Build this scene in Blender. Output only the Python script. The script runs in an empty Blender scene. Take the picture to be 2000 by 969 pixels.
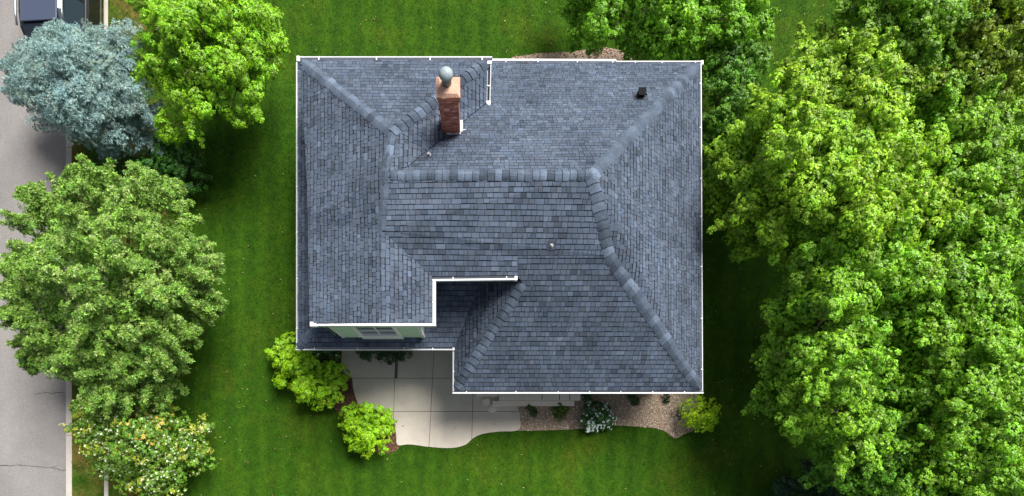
import bpy, bmesh, math, random
import numpy as np
from mathutils import Vector, Matrix
from mathutils.geometry import tessellate_polygon

scene = bpy.context.scene
R = math.radians
# ------------------------------------------------------------------ camera, light, exposure
H = 18.4          # drone height over the lawn
FPX = 1150.0      # focal length in pixels of a 2000 px wide frame
NX, NY = 925.0, 850.0   # the point straight below the drone
cam_d = bpy.data.cameras.new('camera')
cam = bpy.data.objects.new('camera', cam_d)
scene.collection.objects.link(cam)
cam.location = (0, 0, H)
cam.rotation_euler = (0, 0, 0)
cam_d.sensor_width = 36.0
cam_d.lens = 36.0 * FPX / 2000.0
cam_d.shift_x = (1000 - NX) / 2000
cam_d.shift_y = (NY - 484.5) / 2000
cam_d.clip_start = 0.1
cam_d.clip_end = 2000
scene.camera = cam

SUN_EL, SUN_AZ = R(55), R(38)      # azimuth clockwise from north (+Y)
world = bpy.data.worlds.new('World'); scene.world = world
world.use_nodes = True
wn = world.node_tree
sky = wn.nodes.new('ShaderNodeTexSky')
sky.sky_type = 'NISHITA'; sky.sun_disc = False
sky.sun_elevation = SUN_EL; sky.sun_rotation = SUN_AZ
bg = wn.nodes['Background']; bg.inputs['Strength'].default_value = 0.07
sky.dust_density = 4.0
hs = wn.nodes.new('ShaderNodeHueSaturation'); hs.inputs['Saturation'].default_value = .45     # thin high cloud: a paler sky
wn.links.new(sky.outputs[0], hs.inputs['Color']); wn.links.new(hs.outputs[0], bg.inputs[0])
sd = bpy.data.lights.new('sun', 'SUN'); sd.energy = 5.0; sd.angle = R(30.0); sd.color = (1.0, 0.955, 0.87)
sun = bpy.data.objects.new('sun', sd); scene.collection.objects.link(sun)
sdir = Vector((math.sin(SUN_AZ)*math.cos(SUN_EL), math.cos(SUN_AZ)*math.cos(SUN_EL), math.sin(SUN_EL)))
sun.rotation_euler = sdir.to_track_quat('Z', 'Y').to_euler()
vs = scene.view_settings
vs.view_transform = 'Standard'; vs.look = 'None'; vs.gamma = 1.0; vs.exposure = 0.5
vs.use_curve_mapping = False

# ------------------------------------------------------------------ helpers
rng = np.random.default_rng(7)
random.seed(7)
C = scene.collection

def P(px, py, z=0.0):
    d = (H - z) / FPX
    return Vector(((px - NX) * d, (NY - py) * d, z))

def mat(name, color=(.5, .5, .5), rough=.7, metal=0.0, spec=0.5, attr=None):
    m = bpy.data.materials.new(name); m.use_nodes = True
    b = m.node_tree.nodes['Principled BSDF']
    b.inputs['Base Color'].default_value = (*color, 1)
    b.inputs['Roughness'].default_value = rough
    b.inputs['Metallic'].default_value = metal
    b.inputs['Specular IOR Level'].default_value = spec
    return m

class NB:
    """small node builder"""
    def __init__(s, m):
        s.m = m; s.t = m.node_tree; s.n = s.t.nodes; s.b = s.n['Principled BSDF']
        tc = s.n.new('ShaderNodeTexCoord'); s.obj = tc.outputs['Object']
        g = s.n.new('ShaderNodeNewGeometry'); s.pos = g.outputs['Position']
    def link(s, a, b): s.t.links.new(a, b)
    def noise(s, scale, detail=4, rough=.6, vec=None, dist=0.0):
        n = s.n.new('ShaderNodeTexNoise'); n.inputs['Scale'].default_value = scale
        n.inputs['Detail'].default_value = detail; n.inputs['Roughness'].default_value = rough
        n.inputs['Distortion'].default_value = dist
        s.link(vec or s.obj, n.inputs['Vector']); return n.outputs['Fac']
    def vor(s, scale, feature='F1', out='Color', rand=1.0):
        n = s.n.new('ShaderNodeTexVoronoi'); n.feature = feature
        n.inputs['Scale'].default_value = scale; n.inputs['Randomness'].default_value = rand
        s.link(s.obj, n.inputs['Vector']); return n.outputs[out]
    def ramp(s, fac, stops):
        n = s.n.new('ShaderNodeValToRGB'); e = n.color_ramp.elements
        while len(e) < len(stops): e.new(.5)
        for i, (p, c) in enumerate(stops):
            e[i].position = p; e[i].color = (*c, 1) if len(c) == 3 else c
        s.link(fac, n.inputs[0]); return n.outputs[0]
    def mix(s, fac, a, b, mode='MIX'):
        n = s.n.new('ShaderNodeMix'); n.data_type = 'RGBA'; n.blend_type = mode
        for sock, v in ((n.inputs[0], fac), (n.inputs[6], a), (n.inputs[7], b)):
            if isinstance(v, (int, float)): sock.default_value = v
            elif isinstance(v, tuple): sock.default_value = (*v, 1)
            else: s.link(v, sock)
        return n.outputs[2]
    def math(s, op, a, b=0.0):
        n = s.n.new('ShaderNodeMath'); n.operation = op
        for sock, v in ((n.inputs[0], a), (n.inputs[1], b)):
            if isinstance(v, (int, float)): sock.default_value = v
            else: s.link(v, sock)
        return n.outputs[0]
    def mapping(s, scale, vec=None):
        n = s.n.new('ShaderNodeMapping'); n.inputs['Scale'].default_value = scale
        s.link(vec or s.obj, n.inputs['Vector']); return n.outputs[0]
    def attr(s, name='tint'):
        n = s.n.new('ShaderNodeAttribute'); n.attribute_name = name; return n.outputs['Color']
    def col(s, c): s.link(c, s.b.inputs['Base Color'])
    def bump(s, h, strength=.4, dist=.02):
        n = s.n.new('ShaderNodeBump'); n.inputs['Strength'].default_value = strength
        n.inputs['Distance'].default_value = dist
        s.link(h, n.inputs['Height']); s.link(n.outputs[0], s.b.inputs['Normal'])

def link_mesh(name, me, m, parent=None):
    o = bpy.data.objects.new(name, me); C.objects.link(o)
    if m: me.materials.append(m)
    if parent:
        o.parent = parent
    return o

def tag(o, label=None, cat=None, group=None, kind=None):
    if label: o['label'] = label
    if cat: o['category'] = cat
    if group: o['group'] = group
    if kind: o['kind'] = kind
    return o

def thing(name, label, cat, loc=(0, 0, 0), group=None):
    o = bpy.data.objects.new(name, None); C.objects.link(o); o.location = loc
    o.empty_display_size = .2
    return tag(o, label, cat, group)

class MB:
    """collects polygons with an optional tint per polygon, in world coordinates"""
    def __init__(s): s.v = []; s.f = []; s.c = []
    def poly(s, pts, c=(1, 1, 1)):
        i = len(s.v); s.v += [tuple(p) for p in pts]; s.f.append(list(range(i, i+len(pts)))); s.c.append(c)
    def prism(s, top, bot, c=(1, 1, 1)):
        i = len(s.v); n = len(top); s.v += [tuple(p) for p in top] + [tuple(p) for p in bot]
        s.f.append(list(range(i, i+n))); s.f.append([i+n+k for k in reversed(range(n))])
        for k in range(n):
            k2 = (k+1) % n; s.f.append([i+k, i+n+k, i+n+k2, i+k2])
        s.c += [c]*(n+2)
    def box(s, lo, hi, c=(1, 1, 1)):
        x0, y0, z0 = lo; x1, y1, z1 = hi
        s.prism([(x0, y0, z1), (x1, y0, z1), (x1, y1, z1), (x0, y1, z1)], [(x0, y0, z0), (x1, y0, z0), (x1, y1, z0), (x0, y1, z0)], c)
    def tube(s, pts, rad, n=8, c=(1, 1, 1), cap=True):
        pts = [Vector(p) for p in pts]
        if not hasattr(rad, '__len__'): rad = [rad]*len(pts)
        base = len(s.v)
        for k, p in enumerate(pts):
            d = (pts[min(k+1, len(pts)-1)] - pts[max(k-1, 0)]).normalized()
            a = d.cross(Vector((0, 0, 1)) if abs(d.z) < .9 else Vector((1, 0, 0))).normalized(); b = d.cross(a)
            for j in range(n):
                t = 2*math.pi*j/n
                s.v.append(tuple(p + (a*math.cos(t) + b*math.sin(t))*rad[k]))
        for k in range(len(pts)-1):
            for j in range(n):
                j2 = (j+1) % n
                s.f.append([base+k*n+j, base+k*n+j2, base+(k+1)*n+j2, base+(k+1)*n+j]); s.c.append(c)
        if cap:
            s.f.append([base+j for j in reversed(range(n))]); s.f.append([base+(len(pts)-1)*n+j for j in range(n)]); s.c += [c, c]
    def sphere(s, c0, r, nu=12, nv=8, c=(1, 1, 1), sc=(1, 1, 1), zmin=-1):
        base = len(s.v)
        for a in range(nv+1):
            th = math.pi*a/nv
            for b in range(nu):
                ph = 2*math.pi*b/nu
                s.v.append((c0[0]+r*sc[0]*math.sin(th)*math.cos(ph), c0[1]+r*sc[1]*math.sin(th)*math.sin(ph), c0[2]+r*sc[2]*max(math.cos(th), zmin)))
        for a in range(nv):
            for b in range(nu):
                b2 = (b+1) % nu
                s.f.append([base+a*nu+b, base+(a+1)*nu+b, base+(a+1)*nu+b2, base+a*nu+b2]); s.c.append(c)
    def build(s, name, m, parent=None, smooth=False, bevel=0, origin=None):
        me = bpy.data.meshes.new(name)
        off = Vector(origin) if origin is not None else Vector((0, 0, 0))
        if parent is not None and origin is None:
            off = parent.location.copy()
            if parent.parent: off = parent.parent.location + parent.location
        me.from_pydata([tuple(Vector(v)-off) for v in s.v], [], s.f)
        at = me.attributes.new('tint', 'FLOAT_COLOR', 'FACE')
        if len(s.c) == len(me.polygons):
            at.data.foreach_set('color', np.array([(*c, 1) for c in s.c], dtype=np.float32).ravel())
        me.validate()
        if smooth:
            me.shade_smooth()
        o = link_mesh(name, me, m, parent)
        if origin is not None and parent is None: o.location = off
        if bevel:
            b = o.modifiers.new('bevel', 'BEVEL'); b.width = bevel; b.segments = 2; b.limit_method = 'ANGLE'
        return o

def clip(poly, conv):
    """Sutherland-Hodgman: clip 2D poly with convex ccw polygon"""
    out = poly
    for i in range(len(conv)):
        a = conv[i]; b = conv[(i+1) % len(conv)]
        ex, ey = b[0]-a[0], b[1]-a[1]
        def side(p): return ex*(p[1]-a[1]) - ey*(p[0]-a[0])
        inp = out; out = []
        if not inp: break
        for k in range(len(inp)):
            p = inp[k-1]; q = inp[k]; sp = side(p); sq = side(q)
            if (sp >= 0) != (sq >= 0):
                t = sp/(sp-sq); out.append((p[0]+(q[0]-p[0])*t, p[1]+(q[1]-p[1])*t))
            if sq >= 0: out.append(q)
    return out
def area2(p): return sum(p[i-1][0]*p[i][1]-p[i][0]*p[i-1][1] for i in range(len(p)))/2
def spline(pts, n=6, closed=True):
    """Catmull-Rom through the points"""
    out = []; L = len(pts)
    for i in range(L if closed else L-1):
        p0, p1, p2, p3 = [pts[(i+k) % L] if closed else pts[min(max(i+k, 0), L-1)] for k in (-1, 0, 1, 2)]
        for j in range(n):
            t = j/n
            out.append(tuple(.5*((2*p1[k]) + (-p0[k]+p2[k])*t + (2*p0[k]-5*p1[k]+4*p2[k]-p3[k])*t*t + (-p0[k]+3*p1[k]-3*p2[k]+p3[k])*t**3) for k in (0, 1)))
    if not closed: out.append(pts[-1])
    return out
def W2(px, py, z=0):
    v = P(px, py, z); return (v.x, v.y)
def inside(x, y, poly):
    c = np.zeros(x.shape, bool); n = len(poly)
    for i in range(n):
        x1, y1 = poly[i-1]; x2, y2 = poly[i]
        if y1 == y2: continue
        k = ((y1 > y) != (y2 > y)) & (x < (x2-x1)*(y-y1)/(y2-y1)+x1)
        c ^= k
    return c
def sheet(name, poly, z, m, kind='structure', z0=None):
    mb = MB()
    if area2(poly) < 0: poly = poly[::-1]
    if z0 is None: mb.poly([(x, y, z) for x, y in poly])
    else: mb.prism([(x, y, z) for x, y in poly], [(x, y, z0) for x, y in poly])
    o = mb.build(name, m); o['kind'] = kind; return o

# ------------------------------------------------------------------ materials
def m_lawn():
    m = mat('lawn', rough=.9, spec=.15); n = NB(m)
    patch = n.noise(.45, 6, .7)
    c = n.ramp(patch, [(.3, (.013, .052, .002)), (.5, (.024, .074, .002)), (.72, (.060, .094, .005))])
    xs = n.n.new('ShaderNodeSeparateXYZ'); n.link(n.pos, xs.inputs[0])
    stripe = n.math('SINE', n.math('ADD', n.math('MULTIPLY', xs.outputs[0], 9.5), n.math('MULTIPLY', n.noise(.6, 2), 3.0)))
    c = n.mix(n.math('ADD', n.math('MULTIPLY', stripe, .18), .2), c, (.045, .122, .004))
    # worn, drier grass along the street
    dry = n.math('MULTIPLY', n.math('LESS_THAN', xs.outputs[0], -9.6), n.ramp(n.noise(.9, 5), [(.38, (0, 0, 0)), (.62, (1, 1, 1))]))
    c = n.mix(n.math('MULTIPLY', dry, .75), c, (.15, .105, .03))
    st = n.mapping((1, .25, 1))
    spk = n.ramp(n.noise(60, 5, .75, st), [(.3, (.45, .45, .45)), (.7, (1.5, 1.5, 1.5))])
    c = n.mix(1.0, c, spk, 'MULTIPLY')
    med = n.ramp(n.noise(4.5, 6, .78, n.mapping((1.3, .8, 1))), [(.36, (.66, .7, .7)), (.64, (1.32, 1.25, 1.2))])
    c = n.mix(1.0, c, med, 'MULTIPLY')
    n.col(c); n.bump(n.noise(45, 5, .7), .6, .03)
    return m
def m_tint(name, rough=.8, spec=.3, nscale=40, namp=.35, bump=.3, bscale=80, bdist=.004, big=None):
    m = mat(name, rough=rough, spec=spec); n = NB(m)
    v = n.ramp(n.noise(nscale, 4, .65), [(.25, (1-namp,)*3), (.75, (1+namp,)*3)])
    c = n.mix(1.0, n.attr(), v, 'MULTIPLY')
    if big:
        v = n.ramp(n.noise(big[0], 4, .6), [(.3, (1-big[1],)*3), (.7, (1+big[1],)*3)])
        c = n.mix(1.0, c, v, 'MULTIPLY')
    if name == 'roof_shingle':
        st = n.ramp(n.noise(2.2, 6, .72, dist=.6), [(.50, (0, 0, 0)), (.72, (1, 1, 1))])
        c = n.mix(n.math('MULTIPLY', st, .38), c, (.05, .058, .07))
        lg = n.ramp(n.noise(3.1, 5, .7), [(.60, (0, 0, 0)), (.78, (1, 1, 1))])
        c = n.mix(n.math('MULTIPLY', lg, .25), c, (.20, .22, .24))
    n.col(c); n.bump(n.noise(bscale, 3, .6), bump, bdist); return m
def m_leaf(name, trans=.3, rough=.45):
    m = bpy.data.materials.new(name); m.use_nodes = True; t = m.node_tree; b = t.nodes['Principled BSDF']
    a = t.nodes.new('ShaderNodeAttribute'); a.attribute_name = 'tint'
    tr = t.nodes.new('ShaderNodeBsdfTranslucent'); mx = t.nodes.new('ShaderNodeMixShader')
    br = t.nodes.new('ShaderNodeMix'); br.data_type = 'RGBA'; br.blend_type = 'MULTIPLY'; br.inputs[0].default_value = 1
    br.inputs[7].default_value = (1.25, 1.3, .6, 1)
    t.links.new(a.outputs[0], br.inputs[6]); t.links.new(br.outputs[2], tr.inputs[0])
    t.links.new(a.outputs[0], b.inputs['Base Color'])
    b.inputs['Roughness'].default_value = rough; b.inputs['Specular IOR Level'].default_value = .45
    mx.inputs[0].default_value = trans
    t.links.new(b.outputs[0], mx.inputs[1]); t.links.new(tr.outputs[0], mx.inputs[2])
    t.links.new(mx.outputs[0], t.nodes['Material Output'].inputs[0]); return m
def m_concrete(name, c0, c1, scale=1.0, spots=True):
    m = mat(name, rough=.88, spec=.25); n = NB(m)
    c = n.ramp(n.noise(1.1*scale, 5, .65), [(.3, c0), (.7, c1)])
    f = n.ramp(n.noise(90, 3, .7), [(.3, (.93,)*3), (.7, (1.12,)*3)])
    c = n.mix(1.0, c, f, 'MULTIPLY')
    if spots:
        st = n.ramp(n.noise(5.5, 6, .75), [(.62, (0, 0, 0)), (.75, (1, 1, 1))])
        c = n.mix(n.math('MULTIPLY', st, .35), c, (.16, .14, .11))
    n.col(c); n.bump(n.noise(120, 3), .25, .004); return m
def m_road():
    m = mat('road_asphalt', rough=.9, spec=.25); n = NB(m)
    c = n.ramp(n.noise(.5, 5, .6), [(.3, (.185, .176, .178)), (.7, (.25, .238, .237))])
    g = n.ramp(n.noise(38, 4, .8), [(.3, (.68,)*3), (.7, (1.32,)*3)])
    c = n.mix(1.0, c, g, 'MULTIPLY')
    w_ = n.ramp(n.noise(.8, 5, .6, n.mapping((1.6, .25, 1))), [(.45, (0, 0, 0)), (.75, (1, 1, 1))])
    c = n.mix(n.math('MULTIPLY', w_, .35), c, (.15, .142, .14))
    n.col(c); n.bump(n.noise(60, 4, .7), .6, .012); return m
def m_mulch(name, a, b, d):
    m = mat(name, rough=.95, spec=.1); n = NB(m)
    n1 = n.noise(24, 5, .8); c = n.ramp(n1, [(.3, a), (.5, b), (.72, d)])
    n.col(c); n.bump(n1, .8, .03); return m
M = dict(
    lawn=m_lawn(), road=m_road(),
    kerb=m_concrete('kerb_concrete', (.36, .335, .31), (.45, .42, .39)),
    patio=m_concrete('patio_concrete', (.45, .41, .36), (.57, .525, .465)),
    step=m_concrete('step_concrete', (.62, .56, .48), (.74, .68, .60)),
    shingle=m_tint('roof_shingle', .9, .12, 60, .26, .15, 60, .0015, big=(1.1, .24)),
    cap=m_tint('ridge_shingle', .9, .12, 30, .28, .15, 60, .0015, big=(3.0, .30)),
    deck=mat('roof_deck', (.012, .015, .022), .95),  # near black, so the course gaps read as painted-in shadow lines
    white=m_tint('white_paint', .45, .4, 14, .08, .05, 30, .001),
    siding=m_tint('sage_siding', .6, .3, 12, .08, .1, 50, .001),
    brick=m_tint('red_brick', .9, .2, 45, .35, .7, 60, .006, big=(6, .2)),
    flash=m_tint('lead_flashing', .5, .4, 9, .25, .2, 20, .002),
    bark=m_tint('bark', .95, .1, 18, .4, .8, 25, .02),
    leaf=m_leaf('leaf', .25), needle=m_leaf('needle', .1, .55), petal=m_leaf('petal', .25, .6),
    gravel=m_mulch('gravel_bed', (.20, .145, .105), (.35, .265, .20), (.52, .42, .34)),
    mulch=m_mulch('bark_mulch', (.045, .024, .014), (.12, .065, .04), (.24, .15, .10)),
    stone=m_tint('pebble', .85, .3, 50, .2, .3, 70, .004),
    dark=mat('dark_joint', (.05, .045, .04), .95),
)
M['drain'] = mat('drain_grey', (.11, .10, .095), .9)
M['vent'] = mat('black_vent', (.003, .0035, .005), .8, spec=.2)
M['glass'] = mat('window_glass', (.10, .17, .19), .08, spec=.8)  # blue-grey base colour paints in a curtain and slight reflection
M['paint'] = mat('black_car_paint', (.008, .009, .013), .22, spec=.6)
M['paint'].node_tree.nodes['Principled BSDF'].inputs['Coat Weight'].default_value = .6
M['carglass'] = mat('car_glass', (.02, .03, .05), .06, spec=.9)
M['rubber'] = mat('tyre_rubber', (.012, .012, .012), .85)
M['rim'] = mat('wheel_rim', (.4, .4, .42), .3, metal=.9)
M['chrome'] = mat('brushed_trim', (.3, .33, .36), .35, metal=.8)
M['red'] = mat('red_lens', (.25, .01, .01), .2)
M['lamp'] = mat('clear_lens', (.6, .62, .65), .15)

# ------------------------------------------------------------------ ground, road, kerb
KX0, KX1 = P(127.5, 0).x, P(140.5, 0).x
RZ = -.12
mb = MB()
mb.poly([(-400, -400, RZ-.004), (KX0+.1, -400, RZ-.004), (KX0+.1, 400, RZ-.004), (-400, 400, RZ-.004)])
mb.poly([(KX0+.1, -400, RZ-.004), (KX0+.1, -400, 0), (KX0+.1, 400, 0), (KX0+.1, 400, RZ-.004)])
mb.poly([(KX0+.1, -400, 0), (400, -400, 0), (400, 400, 0), (KX0+.1, 400, 0)])
lawn = mb.build('lawn_ground', M['lawn']); lawn['kind'] = 'structure'
sheet('road', [(KX0-7.5, -200), (KX0, -200), (KX0, 200), (KX0-7.5, 200)], RZ, M['road'])
mb = MB()
y = -60.0
while y < 60:
    mb.prism([(KX0+.025, y, .012), (KX1, y, .012), (KX1, y+2.99, .012), (KX0+.025, y+2.99, .012)],
             [(KX0, y, -.15), (KX1, y, -.15), (KX1, y+2.99, -.15), (KX0, y+2.99, -.15)])
    y += 3.0
kerb = mb.build('kerb', M['kerb'], bevel=.012); kerb['kind'] = 'structure'
# far kerb of the street
mb = MB(); mb.box((KX0-7.7, -60, -.15), (KX0-7.5, 60, .0)); o = mb.build('kerb', M['kerb']); o['kind'] = 'structure'
# narrow concrete strips in the verge
sheet('path', [W2(204, 1200), W2(212, 1200), W2(211, -200), W2(203, -200)], .012, M['kerb'], z0=-.02)
sheet('path', [W2(303, 75), W2(316, 75), W2(317, -200), W2(302, -200)], .012, M['kerb'], z0=-.02)
# cracks in the road: thin tar lines
def crack(pts, w, z):
    mb = MB(); q = [Vector((*W2(*p), z)) for p in pts]
    out = []
    for a, b in zip(q, q[1:]):
        for k in range(6):
            p = a.lerp(b, k/6); out.append((p.x+random.uniform(-.01, .01), p.y+random.uniform(-.018, .018), z))
    for i in range(len(out)-1):
        a, b = out[i], out[i+1]; ww = w*random.uniform(.5, 1.2)
        mb.poly([(a[0], a[1]-ww, z), (b[0], b[1]-ww, z), (b[0], b[1]+ww, z), (a[0], a[1]+ww, z)])
    return mb
c = crack([(62, 769), (80, 766), (100, 767), (126, 765)], .011, RZ+.004)
c2 = crack([(-20, 911), (0, 910), (45, 909), (95, 914), (112, 918), (127, 920)], .013, RZ+.004)
c3 = crack([(96, 914), (112, 907)], .008, RZ+.004)
for k in (c2, c3):
    off = len(c.v); c.v += k.v; c.f += [[i+off for i in f] for f in k.f]; c.c += k.c
o = c.build('road_cracks', M['dark']); tag(o, kind='stuff', label='dark cracks running across the pale road')

# ------------------------------------------------------------------ patio, beds
patio_px = [(660, 640), (668, 690), (667, 708), (671, 727), (687, 739), (690, 758), (697, 782), (708, 797), (738, 800), (757, 806), (769, 822), (774, 850), (777, 869),
            (800, 868), (840, 873), (880, 875), (908, 869), (925, 855), (945, 847), (975, 843), (1012, 840), (1016, 820), (1012, 800), (1003, 788), (985, 780), (960, 760), (930, 720), (880, 640)]
patio_w = [W2(*p) for p in patio_px]
patio = spline(patio_w[1:-3], 5, closed=False); patio = [patio_w[0]] + patio + patio_w[-3:]
if area2(patio) < 0: patio = patio[::-1]
sheet('patio_base', patio, .006, M['dark'])
xs = [(600, 600), (773, 767), (848, 838), (926, 921), (1100, 1100)]
ys = [600, 739, 804, 1000]
mb = MB(); g = .007
for i in range(4):
    for j in range(3):
        if i == 0 and j == 2: pass
        def gx(k, yy):
            a, b = xs[k]; return a+(b-a)*(yy-680)/(873-680) if k not in (0, 4) else a
        cell = [P(gx(i, ys[j+1]), ys[j+1]), P(gx(i+1, ys[j+1]), ys[j+1]), P(gx(i+1, ys[j]), ys[j]), P(gx(i, ys[j]), ys[j])]
        cell = [(cell[0].x+g, cell[0].y+g), (cell[1].x-g, cell[1].y+g), (cell[2].x-g, cell[2].y-g), (cell[3].x+g, cell[3].y-g)]
        if i == 1 and j == 0:   # the wide dark joint
            cell[0] = (cell[0][0]+.08, cell[0][1]); cell[3] = (cell[3][0]+.08, cell[3][1])
        p = clip(patio, cell)
        if len(p) > 2 and abs(area2(p)) > .01:
            t = random.uniform(.95, 1.05)
            mb.prism([(x, y, .03) for x, y in p], [(x, y, .0) for x, y in p], (t, t, t))
o = mb.build('patio', M['patio']); o['kind'] = 'structure'
a, b = P(771.5, 738, 0), P(777, 600, 0)
mb = MB(); mb.box((a.x, a.y, .0), (b.x, b.y, .02), (1, 1, 1)); o = mb.build('drain_strip', M['drain']); o['kind'] = 'structure'
bed_px = [(1000, 700), (1013, 841), (1040, 841), (1080, 840), (1130, 838), (1170, 834), (1205, 831), (1240, 833), (1275, 836), (1298, 842), (1312, 853), (1322, 856), (1336, 848), (1352, 842), (1366, 830), (1360, 700)]
bed = spline([W2(*p) for p in bed_px[1:-1]], 5, closed=False); bed = [W2(*bed_px[0])] + bed + [W2(*bed_px[-1])]
sheet('gravel_bed', bed, .008, M['gravel'])
bed2 = [W2(*p) for p in [(985, 175), (1000, 112), (1030, 108), (1060, 104), (1100, 103), (1140, 98), (1180, 94), (1215, 100), (1240, 112), (1300, 175)]]
bed2 = spline(bed2[1:-1], 4, closed=False); bed2 = [W2(985, 200)]+bed2+[W2(1300, 200)]
sheet('gravel_bed', bed2, .008, M['gravel'])
mul = spline([W2(*p) for p in [(640, 660), (672, 690), (690, 740), (700, 790), (740, 798), (770, 815), (780, 865), (772, 881), (740, 885), (700, 860), (670, 815), (655, 800), (628, 760), (600, 720), (590, 670)]], 4)
sheet('mulch_bed', mul, .004, M['mulch'])

# loose stones
def pebbles(name, poly, count, cols, rmin, rmax, seed, z=.008, skip=()):
    r = np.random.default_rng(seed)
    pl = np.array(poly); lo = pl.min(0); hi = pl.max(0)
    x = r.uniform(lo[0], hi[0], count*2); y = r.uniform(lo[1], hi[1], count*2)
    ok = inside(x, y, poly)
    for s in skip: ok &= ~inside(x, y, s)
    x = x[ok][:count]; y = y[ok][:count]; n = len(x)
    base = np.array([(1, 0, 0), (0, 1, 0), (-1, 0, 0), (0, -1, 0), (0, 0, .7), (.6, .6, .45), (-.6, .6, .45), (-.6, -.6, .45), (.6, -.6, .45)], float)
    faces = np.array([(0, 5, 4, 8), (1, 6, 4, 5), (2, 7, 4, 6), (3, 8, 4, 7)])
    tri = np.array([(0, 1, 5), (1, 2, 6), (2, 3, 7), (3, 0, 8)])
    a = r.uniform(0, 6.28, n); s = r.uniform(rmin, rmax, n); e = r.uniform(.6, 1, n)
    v = base[None].repeat(n, 0)*s[:, None, None]; v[:, :, 1] *= e[:, None]
    ca, sa = np.cos(a)[:, None], np.sin(a)[:, None]
    vx = v[:, :, 0]*ca - v[:, :, 1]*sa + x[:, None]; vy = v[:, :, 0]*sa + v[:, :, 1]*ca + y[:, None]
    V = np.stack([vx, vy, v[:, :, 2]+z], -1).reshape(-1, 3)
    off = (np.arange(n)*9)[:, None]
    loops = np.concatenate([np.concatenate([(f+off) for f in faces], 1), np.concatenate([(f+off) for f in tri], 1)], 1).ravel()
    sizes = np.tile([4]*4+[3]*4, n)
    me = bpy.data.meshes.new(name); me.vertices.add(len(V)); me.vertices.foreach_set('co', V.ravel())
    me.loops.add(len(loops)); me.loops.foreach_set('vertex_index', loops.astype(np.int32))
    me.polygons.add(len(sizes)); st = np.concatenate([[0], np.cumsum(sizes)[:-1]])
    me.polygons.foreach_set('loop_start', st.astype(np.int32)); me.polygons.foreach_set('loop_total', sizes.astype(np.int32))
    me.update(calc_edges=True)
    cc = np.array(cols)[r.integers(0, len(cols), n)]*r.uniform(.75, 1.25, (n, 1))
    at = me.attributes.new('tint', 'FLOAT_COLOR', 'POINT')
    at.data.foreach_set('color', np.c_[cc, np.ones(n)].repeat(9, 0).astype(np.float32).ravel())
    o = link_mesh(name, me, M['stone']); o['kind'] = 'stuff'; return o
pc = [(.42, .33, .26), (.34, .25, .18), (.52, .44, .37), (.24, .17, .12), (.6, .54, .47), (.38, .27, .2)]
pebbles('gravel', bed, 9000, pc, .012, .03, 3, skip=(patio,))
pebbles('gravel', bed2, 2500, [(.3, .2, .17), (.42, .33, .3), (.22, .13, .1)], .015, .04, 4)
pebbles('mulch_chips', mul, 2500, [(.13, .07, .045), (.2, .12, .08), (.08, .04, .025)], .012, .035, 5, .004, skip=(patio,))

# ------------------------------------------------------------------ grass blades
def grass():
    r = np.random.default_rng(11); n = 330000
    x = r.uniform(-14.2, 20, n); y = r.uniform(-3.2, 15.5, n)
    ok = x > KX1+.01
    foot = [(-5, 2), (-.6, 2), (-.6, 1.1), (6.2, 1.1), (6.2, 10.2), (-4.6, 10.2)]
    for pl in (patio, bed, bed2, mul, foot, [W2(202, 1200), W2(213, 1200), W2(212, -200), W2(202, -200)], [W2(301, 75), W2(317, 75), W2(318, -200), W2(301, -200)]):
        ok &= ~inside(x, y, pl)
    x = x[ok]; y = y[ok]; n = len(x)
    a = r.uniform(0, 6.28, n); h = r.uniform(.025, .055, n); w = r.uniform(.004, .009, n); l = r.uniform(.01, .05, n)
    ta = r.uniform(0, 6.28, n)
    V = np.zeros((n, 3, 3))
    V[:, 0] = np.stack([x-np.cos(a)*w, y-np.sin(a)*w, 0*x], -1); V[:, 1] = np.stack([x+np.cos(a)*w, y+np.sin(a)*w, 0*x], -1)
    V[:, 2] = np.stack([x+np.cos(ta)*l, y+np.sin(ta)*l, h], -1)
    me = bpy.data.meshes.new('grass'); me.vertices.add(3*n); me.vertices.foreach_set('co', V.ravel())
    me.loops.add(3*n); me.loops.foreach_set('vertex_index', np.arange(3*n, dtype=np.int32))
    me.polygons.add(n); me.polygons.foreach_set('loop_start', np.arange(0, 3*n, 3, dtype=np.int32)); me.polygons.foreach_set('loop_total', np.full(n, 3, np.int32))
    me.update(calc_edges=True)
    cc = np.array([(.022, .09, .003), (.016, .07, .002), (.055, .125, .006), (.10, .11, .014)])[r.choice(4, n, p=[.4, .35, .17, .08])]*r.uniform(.7, 1.3, (n, 1))
    at = me.attributes.new('tint', 'FLOAT_COLOR', 'POINT')
    at.data.foreach_set('color', np.c_[cc, np.ones(n)].repeat(3, 0).astype(np.float32).ravel())
    o = link_mesh('grass', me, M['leaf']); tag(o, 'short mown green grass of the lawn', 'grass', kind='stuff')
grass()

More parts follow.
